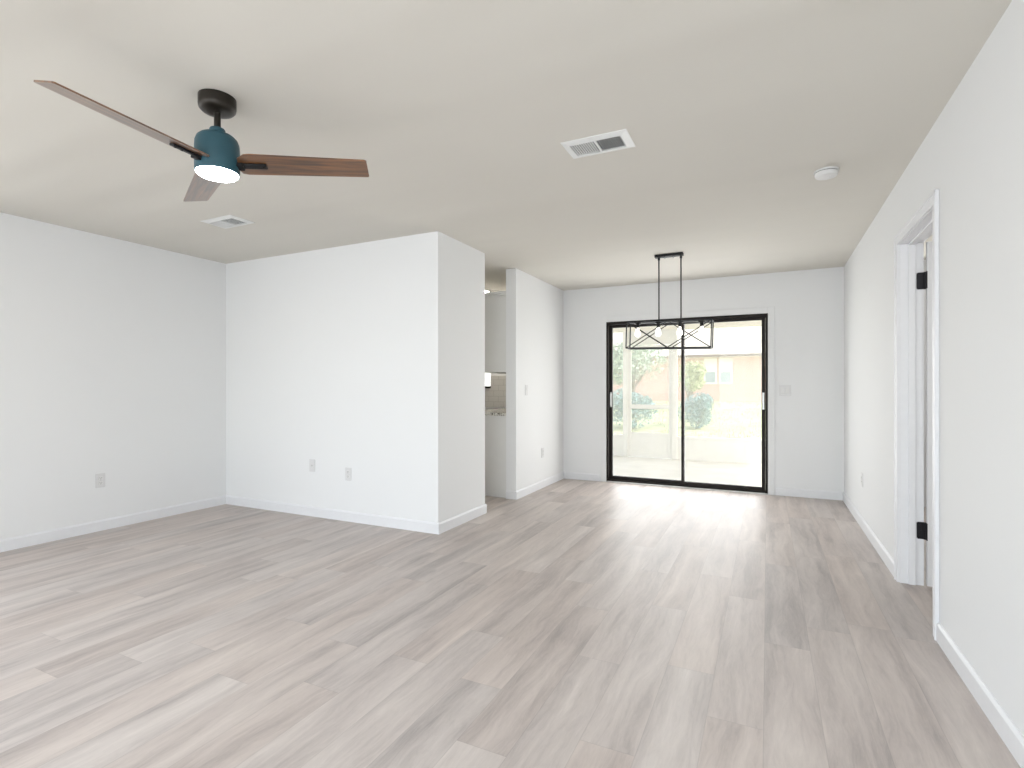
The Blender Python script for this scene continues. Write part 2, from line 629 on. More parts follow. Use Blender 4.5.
def front_frame(name, u0, u1, z0, z1, label, place):
    f = MB()
    t = 0.045
    um = (u0 + u1) / 2
    for (a, c, b, d, e) in ((u0, z0, u0 + t, z1, .03), (u1 - t, z0, u1, z1, .03), (u0 + t, z0, u1 - t, z0 + t, .03),
                            (u0 + t, z1 - t, u1 - t, z1, .03), (um - .02, z0 + t, um + .02, z1 - t, .025)):
        f.box(*place(a, -e, c), *place(b, e, d))
    fo = struct(f.build(name, M['trim']), label, 'window')
    MB().box(*place(u0 + t, -.004, z0 + t), *place(u1 - t, .004, z1 - t)).build('pane', M['glass'], fo)


yc = YF - WT / 2
front_frame('window_2', -4.4, -1.8, 0.7, 2.2, 'wide white framed front window behind the viewer', lambda u, e, z: (u, yc + e, z))
front_frame('window_3', -1.15, 0.45, 0.2, 2.3, 'tall white framed front window behind the viewer', lambda u, e, z: (u, yc + e, z))
front_frame('window_4', -0.8, 1.4, 0.7, 2.2, 'added white framed side window behind the viewer', lambda u, e, z: (XL - WT / 2 + e, u, z))  # unseen window added to throw light on the right wall

# hall beyond the side doorway
w = MB()
w.box(2.18, 2.0, 0, 2.3, YB, H).box(XR + WT, 1.88, 0, 2.3, 2.0, H)
struct(w.build('wall_hall', M['wall']), 'white wall of the hall seen through the side doorway', 'wall')


# ------------------------------------------------------------------ baseboards
def baseboard(name, a, b, n, label, h=0.088, t=0.013):
    """from a to b on the floor, n points into the room"""
    a, b, n = Vector((*a, 0)), Vector((*b, 0)), Vector((*n, 0))
    prof = [(0, 0), (t, 0), (t, h - 0.012), (t * 0.55, h - 0.003), (t * 0.3, h), (0, h)]
    pts = [a + n * p + Vector((0, 0, z)) for p, z in prof]
    m = MB().prism(pts, (b - a).normalized(), (b - a).length)
    return struct(m.build(name, M['trim']), label, 'baseboard')


CW = 0.057
baseboard('baseboard_left', (XL, YF), (XL, YP), (1, 0), 'white baseboard along the left wall')
baseboard('baseboard_partition', (XL, YP), (XP + 0.013, YP), (0, -1), 'white baseboard along the front of the jutting wall')
baseboard('baseboard_partition_side', (XP, YP), (XP, YPB + 0.013), (1, 0), 'short white baseboard at the left of the kitchen opening')
baseboard('baseboard_dining', (XP, YN - 0.013), (XP, YB), (1, 0), 'white baseboard along the dining wall')
baseboard('baseboard_dining_end', (XP - WT + 0.002, YN), (XP, YN), (0, -1), 'white baseboard across the end of the dining wall')
baseboard('baseboard_back_left', (XP, YB), (SX0 - 0.075, YB), (0, -1), 'short white baseboard left of the sliding door')
baseboard('baseboard_back_right', (SX1 + 0.075, YB), (XR, YB), (0, -1), 'white baseboard right of the sliding door')
baseboard('baseboard_right_far', (XR, DY1 + CW + 0.003), (XR, YB), (-1, 0), 'white baseboard beyond the side doorway')
baseboard('baseboard_right_near', (XR, YF), (XR, DY0 - CW - 0.003), (-1, 0), 'white baseboard on the near side of the doorway')

# ------------------------------------------------------------------ side doorway: casing, jamb, open door
w = MB()
ct = 0.0145
rv = 0.004
w.box(XR - ct, DY0 - rv - CW, 0, XR, DY0 - rv, DZ + rv + CW, 0.004)
w.box(XR - ct, DY1 + rv, 0, XR, DY1 + rv + CW, DZ + rv + CW, 0.004)
w.box(XR - ct, DY0 - rv, DZ + rv, XR, DY1 + rv, DZ + rv + CW, 0.004)
for (ya, yb_) in ((DY0 - rv - CW, DY0 - rv - CW + 0.016), (DY1 + rv + CW - 0.016, DY1 + rv + CW)):
    w.box(XR - ct - 0.004, ya, 0, XR - ct + 0.003, yb_, DZ + rv + CW, 0.002)
w.box(XR - ct - 0.004, DY0 - rv - CW, DZ + rv + CW - 0.016, XR - ct + 0.003, DY1 + rv + CW, DZ + rv + CW, 0.002)
struct(w.build('trim_1', M['trim']), 'white casing around the open side doorway', 'door trim')
w = MB()
jx0, jx1 = XR - 0.001, XR + WT + 0.001
w.box(jx0, DY0 - 0.018, 0, jx1, DY0, DZ + 0.018)
w.box(jx0, DY1, 0, jx1, DY1 + 0.018, DZ + 0.018)
w.box(jx0, DY0, DZ, jx1, DY1, DZ + 0.018)
sx0, sx1 = XR + WT - 0.075, XR + WT - 0.040       # stop strip
w.box(sx0, DY0, 0, sx1, DY0 + 0.011, DZ, 0.002)
w.box(sx0, DY1 - 0.011, 0, sx1, DY1, DZ, 0.002)
w.box(sx0, DY0 + 0.011, DZ - 0.011, sx1, DY1 - 0.011, DZ, 0.002)
struct(w.build('trim_2', M['trim']), 'white jamb lining the open side doorway', 'door trim')

dr = bpy.data.objects.new('door_1', None)
C.objects.link(dr)
dr.location = (XR + WT + 0.006, DY1 - 0.003, 0)
struct(dr, 'white interior door swung open into the hall on black hinges', 'door')
lw, lt, lz0, lz1 = 0.752, 0.035, 0.012, 2.034
w = MB()                                            # leaf with two recessed panels each side
w.box(0.004, -lt + 0.006, lz0, lw, -0.006, lz1)
for (a, b) in ((0.004, 0.115), (lw - 0.111, lw)):
    w.box(a, -lt, lz0, b, 0, lz1, 0.002)
for (a, b) in ((lz0, 0.24), (0.92, 1.06), (lz1 - 0.13, lz1)):
    w.box(0.115, -lt, a, lw - 0.111, 0, b, 0.002)
w.build('door_leaf', M['door'], dr)
w = MB()
for s in (-1, 1):
    yy = -lt / 2 + s * (lt / 2)
    w.tube((lw - 0.06, yy, 0.95), (lw - 0.06, yy + s * 0.012, 0.95), 0.026)
    w.tube((lw - 0.06, yy + s * 0.012, 0.95), (lw - 0.06, yy + s * 0.05, 0.95), 0.011)
    w.box(lw - 0.17, yy + s * 0.042 - 0.006, 0.94, lw - 0.05, yy + s * 0.042 + 0.006, 0.96, 0.004)
w.build('handle', M['hinge'], dr, 40)
for zc in (1.812, 0.328):
    h = MB()
    # leaf on the jamb, knuckle, leaf on the door edge
    h.prism([(-0.040, 0.0025, zc - 0.044), (-0.034, 0.0025, zc - 0.05), (0.0, 0.0025, zc - 0.05), (0.0, 0.0025, zc + 0.05),
             (-0.034, 0.0025, zc + 0.05), (-0.040, 0.0025, zc + 0.044)], (0, -1, 0), 0.004)
    h.tube((0.0, -0.004, zc - 0.051), (0.0, -0.004, zc + 0.051), 0.0065)
    h.box(0.001, -lt - 0.0005, zc - 0.05, 0.0045, -0.002, zc + 0.05)
    for k in (-0.03, 0, 0.03):
        h.tube((-0.025 + 0.008 * (k == 0), -0.0014, zc + k), (-0.025 + 0.008 * (k == 0), -0.003, zc + k), 0.004, n=10)
    h.build('hinge', M['hinge'], dr, 30)

# ------------------------------------------------------------------ sliding glass door
sl = bpy.data.objects.new('door_2', None)
C.objects.link(sl)
sl.location = (SX0, YB, 0)
struct(sl, 'dark bronze sliding glass door to the patio', 'sliding door')
SW = SX1 - SX0
w = MB()
fd0, fd1 = -0.012, 0.115
w.box(0, fd0, 0.0, 0.024, fd1, SZ, 0.002)
w.box(SW - 0.024, fd0, 0.0, SW, fd1, SZ, 0.002)
w.box(0.024, fd0, SZ - 0.034, SW - 0.024, fd1, SZ, 0.002)
w.box(0.024, fd0 + 0.015, 0.014, SW - 0.024, fd1, 0.030, 0.002)
w.build('door_frame', M['bronze'], sl)
MB().box(0.0, -0.03, 0.0, SW, 0.115, 0.014, 0.003).build('threshold', M['alu'], sl)


def slide_panel(x0, x1, yc, wl, wr):
    z0, z1 = 0.031, SZ - 0.035
    p = MB()
    p.box(x0, yc - 0.016, z0, x0 + wl, yc + 0.016, z1, 0.002)
    p.box(x1 - wr, yc - 0.016, z0, x1, yc + 0.016, z1, 0.002)
    p.box(x0 + wl, yc - 0.016, z0, x1 - wr, yc + 0.016, z0 + 0.042, 0.002)
    p.box(x0 + wl, yc - 0.016, z1 - 0.034, x1 - wr, yc + 0.016, z1, 0.002)
    po = p.build('sliding_panel', M['bronze'], sl)
    MB().box(x0 + wl, yc - 0.003, z0 + 0.042, x1 - wr, yc + 0.003, z1 - 0.034).build('glass_pane', M['glass'], po)
    return po


mid = -0.905 - SX0
pl = slide_panel(0.025, mid + 0.020, 0.065, 0.036, 0.032)
pr = slide_panel(mid - 0.012, SW - 0.025, 0.022, 0.032, 0.036)
for po, xh, yh in ((pl, 0.043, 0.049), (pr, SW - 0.043, 0.006)):
    h = MB()
    z0, z1 = 0.935, 1.122
    h.box(xh - 0.011, yh - 0.004, z0, xh + 0.011, yh + 0.002, z1, 0.002)
    h.box(xh - 0.007, yh - 0.030, z0 + 0.02, xh + 0.007, yh - 0.020, z1 - 0.02, 0.003)
    h.box(xh - 0.007, yh - 0.024, z0 + 0.02, xh + 0.007, yh - 0.002, z0 + 0.036, 0.002)
    h.box(xh - 0.007, yh - 0.024, z1 - 0.036, xh + 0.007, yh - 0.002, z1 - 0.02, 0.002)
    h.build('pull_handle', M['alu'], po)['label'] = 'silver pull handle'
# white casing round it
w = MB()
cw, cd = 0.070, 0.012
w.box(SX0 - cw, YB - cd, 0, SX0 - 0.002, YB, SZ + cw, 0.003)
w.box(SX1 + 0.002, YB - cd, 0, SX1 + cw, YB, SZ + cw, 0.003)
w.box(SX0 - 0.002, YB - cd, SZ + 0.002, SX1 + 0.002, YB, SZ + cw, 0.003)
struct(w.build('trim_3', M['wall']), 'flat white casing around the sliding glass door', 'door trim')


# ------------------------------------------------------------------ ceiling fan
FX, FY = -2.157, 1.514
fan = thing('ceiling_fan', 'three blade ceiling fan with walnut blades, dark teal motor and lit lens', 'ceiling fan', (FX, FY, H))
MB().lathe([(0, 0), (0.0745, 0), (0.0745, -0.038), (0.072, -0.050), (0.064, -0.059), (0.050, -0.064), (0.030, -0.066), (0.0, -0.066)]
           ).build('canopy', M['canopy'], fan, 30)
MB().lathe([(0.0, -0.060), (0.0135, -0.060), (0.0135, -0.166), (0.0, -0.166)]).build('downrod', M['canopy'], fan, 30)
MB().lathe([(0.0, -0.134), (0.028, -0.134), (0.031, -0.138), (0.031, -0.165), (0.027, -0.168), (0.0, -0.168)]).build('collar', M['teal'], fan, 30)
MB().lathe([(0.0, -0.162), (0.050, -0.162), (0.068, -0.168), (0.080, -0.180), (0.0865, -0.198), (0.088, -0.220),
            (0.088, -0.318), (0.087, -0.326), (0.084, -0.329), (0.083, -0.322), (0.0, -0.322)]).build('motor_housing', M['teal'], fan, 30)
lens = MB().lathe([(0.0, -0.320), (0.0825, -0.320), (0.0825, -0.331), (0.076, -0.338), (0.055, -0.343), (0.0, -0.346)]
                  ).build('light_lens', M['lens'], fan, 30)
lens['label'] = 'glowing round light lens'
BZ = 2.156 - H
for k in range(3):
    a = R(-85.9 + 120 * k)
    # built along +X and turned into place
    hw0, hw1, th = 0.068, 0.0575, 0.006
    rim = [(0.092, -hw0 * 0.55), (0.125, -hw0 + 0.004), (0.15, -hw0), (0.628, -hw1), (0.637, -hw1 + 0.006), (0.637, hw1 - 0.008),
           (0.632, hw1), (0.11, hw0), (0.086, hw0 * 0.9), (0.080, hw0 * 0.6)]
    b = MB()
    b.prism([(x, y, -th / 2) for x, y in rim], (0, 0, 1), th)
    bo = b.build('blade', M['blade'], fan)
    bo.location = (0, 0, BZ)
    bo.rotation_euler = (Matrix.Rotation(a, 3, 'Z') @ Matrix.Rotation(R(-1.3), 3, 'Y') @ Matrix.Rotation(R(-14.2), 3, 'X')).to_euler()
    ar = MB()
    ar.box(0.080, -0.018, -0.022, 0.110, 0.018, -0.0035, 0.003)
    ar.box(0.100, -0.015, -0.013, 0.205, 0.015, -0.0035, 0.003)
    ar.tube((0.16, 0, -0.012), (0.16, 0, -0.016), 0.005, n=12).tube((0.19, 0, -0.012), (0.19, 0, -0.016), 0.005, n=12)
    ar.build('blade_arm', M['black'], bo)

# ------------------------------------------------------------------ linear pendant over the dining spot
PX, PY = -0.8375, 5.14
pen = thing('pendant_chandelier', 'black open cage chandelier with crossed bars and four lit bulbs', 'chandelier', (PX, PY, H))
MB().box(-0.13, -0.03, -0.026, 0.13, 0.03, 0.0, 0.003).build('ceiling_plate', M['black'], pen)
for sx in (-0.04, 0.04):
    MB().lathe([(0, -0.024), (0.006, -0.024), (0.006, -0.030), (0.009, -0.034), (0.009, -0.040), (0, -0.045)], (sx, 0, 0), 16).build('plate_screw', M['alu'], pen, 40)
for sx in (-0.093, 0.109):
    MB().tube((sx, 0, -0.024), (sx, 0, -0.636), 0.0063).tube((sx, 0, -0.05), (sx, 0, -0.024), 0.011).tube((sx, 0, -0.636), (sx, 0, -0.618), 0.011).build('rod', M['black'], pen, 40)
hx, hy, zt, zb, bw = 0.384, 0.080, -0.640, -0.889, 0.0105


def hang(o):                     # the cage hangs slightly lower on its right
    o.rotation_euler = (0, R(1.3), 0)
    o.location = (0.015, 0, 0)
    return o


f = MB()
for z in (zt, zb):
    for s in (-1, 1):
        f.bar((-hx, s * hy, z), (hx, s * hy, z), bw)
        f.bar((s * hx, -hy, z), (s * hx, hy, z), bw)
for a in (-1, 1):
    for c in (-1, 1):
        f.bar((a * hx, c * hy, zt), (a * hx, c * hy, zb), bw)
f.box(-hx, -0.016, zt - 0.006, hx, 0.016, zt + 0.006)
hang(f.build('cage_frame', M['black'], pen))
for c in (-1, 1):
    for (xa, xb) in ((-hx, 0), (0, hx)):
        x = MB()
        y = c * hy
        x.bar((xa, y, zt), (xb, y, zb), 0.0075)
        x.bar((xa, y + 0.004 * c, zb), (xb, y + 0.004 * c, zt), 0.0075)
        hang(x.build('cross_bars', M['black'], pen))
for sx in (-0.293, -0.0985, 0.0985, 0.293):
    so = MB().lathe([(0, 0), (0.030, 0), (0.031, -0.008), (0.017, -0.012), (0.0155, -0.045), (0, -0.045)], (sx, 0, zt - 0.005), 24).build('lamp_socket', M['black'], pen, 35)
    hang(so)
    bu = MB().lathe([(0, -0.043), (0.013, -0.045), (0.015, -0.058), (0.024, -0.082), (0.028, -0.102), (0.024, -0.120), (0.013, -0.130), (0, -0.133)],
                    (sx, 0, zt - 0.005), 24).build('bulb', M['bulb'], so, 60)
    bu['label'] = 'glowing light bulb'


# ------------------------------------------------------------------ ceiling vents
def make_vent(loc, label, rz=0.0, tilt=38):
    v = thing('ceiling_vent', label, 'ceiling vent', loc, rz, 'white louvred ceiling registers')
    hx, hy = 0.170, 0.103
    ix, iy = 0.132, 0.066
    f = MB()
    for s in (-1, 1):
        f.prism([(-hx, s * hy, 0), (hx, s * hy, 0), (hx, s * hy, -0.003), (ix, s * iy, -0.011), (-ix, s * iy, -0.011), (-hx, s * hy, -0.003)],
                (0, 0, 0.0), 0) if False else None
    # bevelled flange, four sides
    o_ = [(-hx, -hy), (hx, -hy), (hx, hy), (-hx, hy)]
    i_ = [(-ix, -iy), (ix, -iy), (ix, iy), (-ix, iy)]
    bm = f.bm
    A = [bm.verts.new((x, y, 0)) for x, y in o_]
    B = [bm.verts.new((x, y, -0.003)) for x, y in o_]
    D = [bm.verts.new((x, y, -0.011)) for x, y in i_]
    E_ = [bm.verts.new((x, y, -0.001)) for x, y in i_]
    for i in range(4):
        j = (i + 1) % 4
        bm.faces.new((A[i], A[j], B[j], B[i]))
        bm.faces.new((B[i], B[j], D[j], D[i]))
        bm.faces.new((D[i], D[j], E_[j], E_[i]))
    f.box(-0.006, -iy, -0.012, 0.006, iy, -0.002)
    f.build('vent_frame', M['vent'], v)
    MB().box(-ix, -iy, -0.0015, ix, iy, -0.0003).build('duct_opening', M['duct'], v)
    for s in (-1, 1):
        l = MB()
        n = 10
        for k in range(n):
            x = s * (0.012 + (k + 0.45) * (ix - 0.012) / n)
            rot = Euler((0, R(-(tilt if s > 0 else 38) * s), 0)).to_matrix()
            l.box(x - 0.0010, -iy, -0.0115, x + 0.0010, iy, -0.0035, rot=rot)
        l.build('louvres', M['vent'], v)
    return v


make_vent((-0.790, 2.664, H), 'white louvred ceiling vent near the middle of the ceiling right of the fan')
make_vent((-3.690, 2.675, H), 'white louvred ceiling vent beyond the fan near the left wall', tilt=68)

# ------------------------------------------------------------------ smoke detector
sm = thing('smoke_detector', 'round white smoke detector on the ceiling near the right wall', 'smoke detector', (0.309, 3.568, H))
MB().lathe([(0, 0), (0.064, 0), (0.064, -0.008), (0, -0.008)]).build('mounting_base', M['plastic'], sm, 30)
MB().lathe([(0, -0.006), (0.056, -0.006), (0.056, -0.011), (0.060, -0.012), (0.060, -0.024), (0.054, -0.034), (0.040, -0.037), (0, -0.038)]).build('cover', M['plastic'], sm, 30)
MB().lathe([(0, -0.037), (0.008, -0.037), (0.008, -0.0395), (0, -0.0395)], (0.02, -0.01, 0), 20).build('test_button', M['plate'], sm, 30)
MB().lathe([(0.0562, -0.0085), (0.0575, -0.0085), (0.0575, -0.0115), (0.0562, -0.0115)]).build('gap_ring', M['slot'], sm, 30)


# ------------------------------------------------------------------ outlets and switches (built facing -Y, turned into place)
def make_outlet(name, loc, rz, label, group='white wall outlets'):
    t = thing(name, label, 'outlet', loc, rz, group)
    MB().box(-0.035, -0.006, -0.0575, 0.035, 0.0, 0.0575, 0.0025).build('cover_plate', M['plate'], t)
    for s in (-1, 1):
        r = MB().box(-0.0165, -0.0085, s * 0.0195 - 0.0145, 0.0165, -0.005, s * 0.0195 + 0.0145, 0.003).build('receptacle', M['plastic'], t)
        h = MB()
        h.box(-0.0075, -0.0090, s * 0.0195 - 0.002, -0.0055, -0.0080, s * 0.0195 + 0.008)
        h.box(0.0055, -0.0090, s * 0.0195 - 0.002, 0.0075, -0.0080, s * 0.0195 + 0.007)
        h.tube((0, -0.0090, s * 0.0195 - 0.008), (0, -0.0080, s * 0.0195 - 0.008), 0.0025, n=12)
        h.build('slots', M['slot'], r)
    MB().tube((0, -0.0075, 0), (0, -0.005, 0), 0.003, n=12).build('screw', M['alu'], t)
    return t


def make_switch(loc, rz, label, n):
    t = thing('light_switch', label, 'light switch', loc, rz)
    hw = 0.035 + 0.023 * (n - 1)
    MB().box(-hw, -0.006, -0.0575, hw, 0.0, 0.0575, 0.0025).build('cover_plate', M['plate'], t)
    for k in range(n):
        x = (k - (n - 1) / 2) * 0.046
        rot = Euler((R(4), 0, 0)).to_matrix()
        MB().box(x - 0.0165, -0.0095, -0.033, x + 0.0165, -0.0045, 0.033, 0.002, rot=rot).build('rocker', M['plastic'], t)
    return t


make_outlet('wall_outlet', (XL, 2.447, 0.415), R(90), 'white outlet low on the long left wall')
make_outlet('wall_outlet', (-3.332, YP, 0.416), 0, 'right hand white outlet on the front of the jutting wall')
make_outlet('wall_outlet', (XP, 5.765, 0.412), R(90), 'white outlet low on the dining wall below the light switch')
make_outlet('wall_outlet', (XR, 5.28, 0.403), R(-90), 'white outlet low on the right wall beyond the doorway')
cp = thing('cable_plate', 'white cable plate left of the outlet on the jutting wall', 'cable plate', (-3.765, YP, 0.465))
MB().box(-0.035, -0.006, -0.0575, 0.035, 0.0, 0.0575, 0.0025).build('cover_plate', M['plate'], cp)
MB().tube((0, -0.014, 0.0), (0, -0.005, 0.0), 0.005, n=16).tube((0, -0.008, 0), (0, -0.005, 0), 0.009, n=6).build('coax_jack', M['alu'], cp)
make_switch((XP, 5.30, 1.152), R(90), 'white rocker switch on the dining wall beside the kitchen opening', 1)
make_switch((0.171, YB, 1.148), 0, 'double white rocker switch right of the sliding door', 2)

# ------------------------------------------------------------------ kitchen glimpsed through the opening
CX1 = XP - WT - 0.002
cab = thing('base_cabinet', 'white base cabinet with a plain end panel in the kitchen opening', 'cabinet', (CX1, 5.062, 0))
MB().box(-0.60, 0.0, 0.0, 0.0, 0.018, 0.876, 0.002).build('end_panel', M['cabinet'], cab)
MB().box(-0.58, 0.018, 0.10, 0.0, 1.40, 0.876).build('body', M['cabinet'], cab)
MB().box(-0.53, 0.018, 0.0, 0.0, 1.40, 0.10).build('toe_kick', M['slot'], cab)
for k in range(3):
    ya = 0.025 + k * 0.457
    d = MB().box(-0.60, ya, 0.12, -0.581, ya + 0.45, 0.69, 0.003).build('cabinet_door', M['cabinet'], cab)
    MB().box(-0.625, ya + 0.40, 0.58, -0.601, ya + 0.41, 0.67, 0.003).build('door_pull', M['black'], d)
    d = MB().box(-0.60, ya, 0.705, -0.581, ya + 0.45, 0.855, 0.003).build('drawer', M['cabinet'], cab)
    MB().box(-0.625, ya + 0.18, 0.775, -0.601, ya + 0.27, 0.785, 0.003).build('drawer_pull', M['black'], d)
ctp = tag(MB().box(CX1 - 0.63, 5.045, 0.877, CX1, YB - 0.002, 0.905, 0.004).build('countertop', M['granite']),
          'speckled granite countertop on the white base cabinet', 'countertop')
up = thing('upper_cabinet', 'white upper cabinet with crown moulding in the kitchen opening', 'cabinet', (CX1, 5.062, 1.345))
MB().box(-0.33, 0.0, 0.026, 0.0, 1.40, 0.80).build('body', M['cabinet'], up)
MB().box(-0.338, -0.008, 0.0, 0.0, 0.012, 0.026, 0.002).box(-0.338, 0.012, 0.0, -0.32, 1.40, 0.026, 0.002).build('light_rail', M['cabinet'], up)
cr = MB()
for (zz, dd, hh) in ((0.80, 0.008, 0.022), (0.822, 0.022, 0.020), (0.842, 0.038, 0.022)):
    cr.box(-0.33 - dd, -dd, zz, 0.0, 1.40, zz + hh, 0.002)
cr.build('crown', M['cabinet'], up)
for k in range(3):
    ya = 0.01 + k * 0.462
    d = MB().box(-0.35, ya, 0.02, -0.331, ya + 0.455, 0.79, 0.003).build('cabinet_door', M['cabinet'], up)
    MB().box(-0.375, ya + 0.40, 0.05, -0.351, ya + 0.41, 0.15, 0.003).build('door_pull', M['black'], d)
bs = MB().box(KX1 + 0.012, YB - 0.008, 0.908, CX1, YB - 0.0005, 1.343)
bs.box(XL + 0.6, YB - 0.008, 0.908, KX1 + 0.012, YB - 0.0005, KZ0 - 0.012)
tag(bs.build('backsplash', M['tile']), 'white tile backsplash above the granite countertop', 'backsplash')['kind'] = 'structure'

wf = MB()
t = 0.03
wf.box(KX0, YB + .02, KZ0, KX0 + t, YB + .09, KZ1).box(KX1 - t * 0.3, YB + .02, KZ0, KX1, YB + .09, KZ1)
wf.box(KX0 + t, YB - .02, KZ0 - 0.02, KX1 + 0.01, YB + .09, KZ0 + 0.008).box(KX0 + t, YB + .02, KZ1 - t, KX1 - t * .3, YB + .09, KZ1)
wf.box((KX0 + KX1) / 2 - .015, YB + .03, KZ0 + .008, (KX0 + KX1) / 2 + .015, YB + .08, KZ1 - t)
wo = struct(wf.build('window_1', M['bronze']), 'dark framed kitchen window seen past the jutting wall', 'window')
MB().box(KX0 + t, YB + .05, KZ0 + .008, KX1 - t * .3, YB + .056, KZ1 - t).build('pane', M['glass'], wo)

kl = thing('kitchen_ceiling_light', 'round lit kitchen ceiling light in the opening above the cabinet', 'ceiling light', (-3.33, 6.02, H))
MB().lathe([(0, 0), (0.088, 0), (0.088, -0.012), (0.08, -0.016), (0, -0.016)]).build('trim_ring', M['plastic'], kl, 30)
MB().lathe([(0, -0.014), (0.072, -0.014), (0.072, -0.020), (0.055, -0.026), (0, -0.029)]).build('diffuser', M['klight'], kl, 30)

# ------------------------------------------------------------------ patio with screen enclosure
PZ = -0.10
KY = 9.74
struct(MB().box(-6.0, YB + 0.12, PZ - 0.15, 3.6, KY + 0.15, PZ).build('floor_patio', M['concrete']),
       'pale concrete patio slab beyond the sliding door', 'patio')
struct(MB().box(-6.0, YB + 0.12, 2.46, 3.6, KY + 0.5, 2.58).build('ceiling_patio', M['stucco']),
       'cream patio roof beyond the sliding door', 'patio roof')
struct(MB().box(-6.0, KY - 0.02, 2.22, 3.6, KY + 0.12, 2.46).build('trim_4', M['stucco']),
       'cream header beam across the patio opening', 'beam')

enc = bpy.data.objects.new('screen_enclosure', None)
C.objects.link(enc)
enc.location = (0, KY, PZ)
struct(enc, 'white framed patio screen enclosure above a low kick wall', 'screen enclosure')
KH = 0.39
posts = [-5.95, -4.2, -2.37, -1.49, 1.65, 3.55]
for k, x in enumerate(posts):
    MB().box(x - 0.045, -0.02, 0, x + 0.045, 0.05, 2.32, 0.003).build('post', M['whitemetal'], enc)
for a, b in zip(posts, posts[1:]):
    if a == -2.37:
        continue
    MB().box(a + 0.045, 0.0, 0.0, b - 0.045, 0.035, KH, 0.0).box(a + 0.045, -0.012, KH - 0.02, b - 0.045, 0.047, KH + 0.02, 0.002).build('kick_panel', M['whitemetal'], enc)
    MB().box(a + 0.045, 0.016, KH + 0.02, b - 0.045, 0.0175, 2.32).build('insect_screen', M['screen'], enc)
MB().box(-0.335, -0.006, 0, -0.315, 0.0, KH - 0.02).build('panel_joint', M['whitemetal'], enc)
sd_ = thing('screen_door', 'white screen door with a middle rail in the patio enclosure', 'screen door', (-2.325, KY, PZ))
w = MB()
dw = 0.79
w.box(0.0, 0.0, 0.01, 0.06, 0.032, 2.05, 0.002).box(dw - 0.06, 0.0, 0.01, dw, 0.032, 2.05, 0.002)
w.box(0.06, 0, 1.99, dw - 0.06, 0.032, 2.05, 0.002)
w.box(0.06, 0, 0.89, dw - 0.06, 0.032, 0.97, 0.002)
w.box(0.06, 0, 0.01, dw - 0.06, 0.032, 0.10, 0.002)
w.build('door_frame', M['whitemetal'], sd_)
MB().box(0.06, 0.008, 0.10, dw - 0.06, 0.024, 0.46).build('kick_plate', M['whitemetal'], sd_)
MB().box(0.06, 0.0155, 0.46, dw - 0.06, 0.0165, 0.89).box(0.06, 0.0155, 0.97, dw - 0.06, 0.0165, 1.99).build('insect_screen', M['screen'], sd_)
MB().box(-0.045, 0.0, 2.06, dw + 0.045, 0.035, 2.32).build('transom', M['whitemetal'], sd_)


# ------------------------------------------------------------------ yard
def ground_z(x, y):
    t = max(0.0, min(1.0, (y - 11.0) / 12.0))
    return -0.22 + 0.80 * t * t * (3 - 2 * t)


bm = bmesh.new()
nx, ny = 30, 40
X0, X1, Y0, Y1 = -30, 26, KY + 0.15, 44
vs = [[bm.verts.new((X0 + (X1 - X0) * i / nx, Y0 + (Y1 - Y0) * j / ny, ground_z(0, Y0 + (Y1 - Y0) * j / ny))) for i in range(nx + 1)] for j in range(ny + 1)]
for j in range(ny):
    for i in range(nx):
        bm.faces.new((vs[j][i], vs[j][i + 1], vs[j + 1][i + 1], vs[j + 1][i]))
mb = MB()
mb.bm.free()
mb.bm = bm
struct(mb.build('ground', M['lawn'], None, 60), 'sunlit lawn sloping up behind the patio', 'lawn')

# short grass, bare round the shrubs and trees
SHRUB_FEET = ((-3.55, 15.2, 0.95), (-1.78, 15.6, 0.6), (-5.0, 15.0, 0.75), (-4.6, 20.0, 0.4), (-2.35, 18.5, 0.3))
g = MB()
for i in range(9000):
    y = KY + 0.3 + (random.random() ** 1.6) * 13
    x = -6 + random.random() * 8
    if any((x - sx) ** 2 + (y - sy) ** 2 < rr * rr for sx, sy, rr in SHRUB_FEET):
        continue
    z = ground_z(x, y)
    a = random.random() * 6.28
    hgt = 0.04 + random.random() * 0.05
    dx, dy = math.cos(a) * 0.012, math.sin(a) * 0.012
    v0 = g.bm.verts.new((x - dx, y - dy, z - 0.005)); v1 = g.bm.verts.new((x + dx, y + dy, z - 0.005))
    v2 = g.bm.verts.new((x + random.uniform(-.03, .03), y + random.uniform(-.03, .03), z + hgt))
    g.bm.faces.new((v0, v1, v2))
tag(g.build('grass', M['grass']), 'short sunlit grass on the lawn behind the patio', 'grass', kind='stuff')


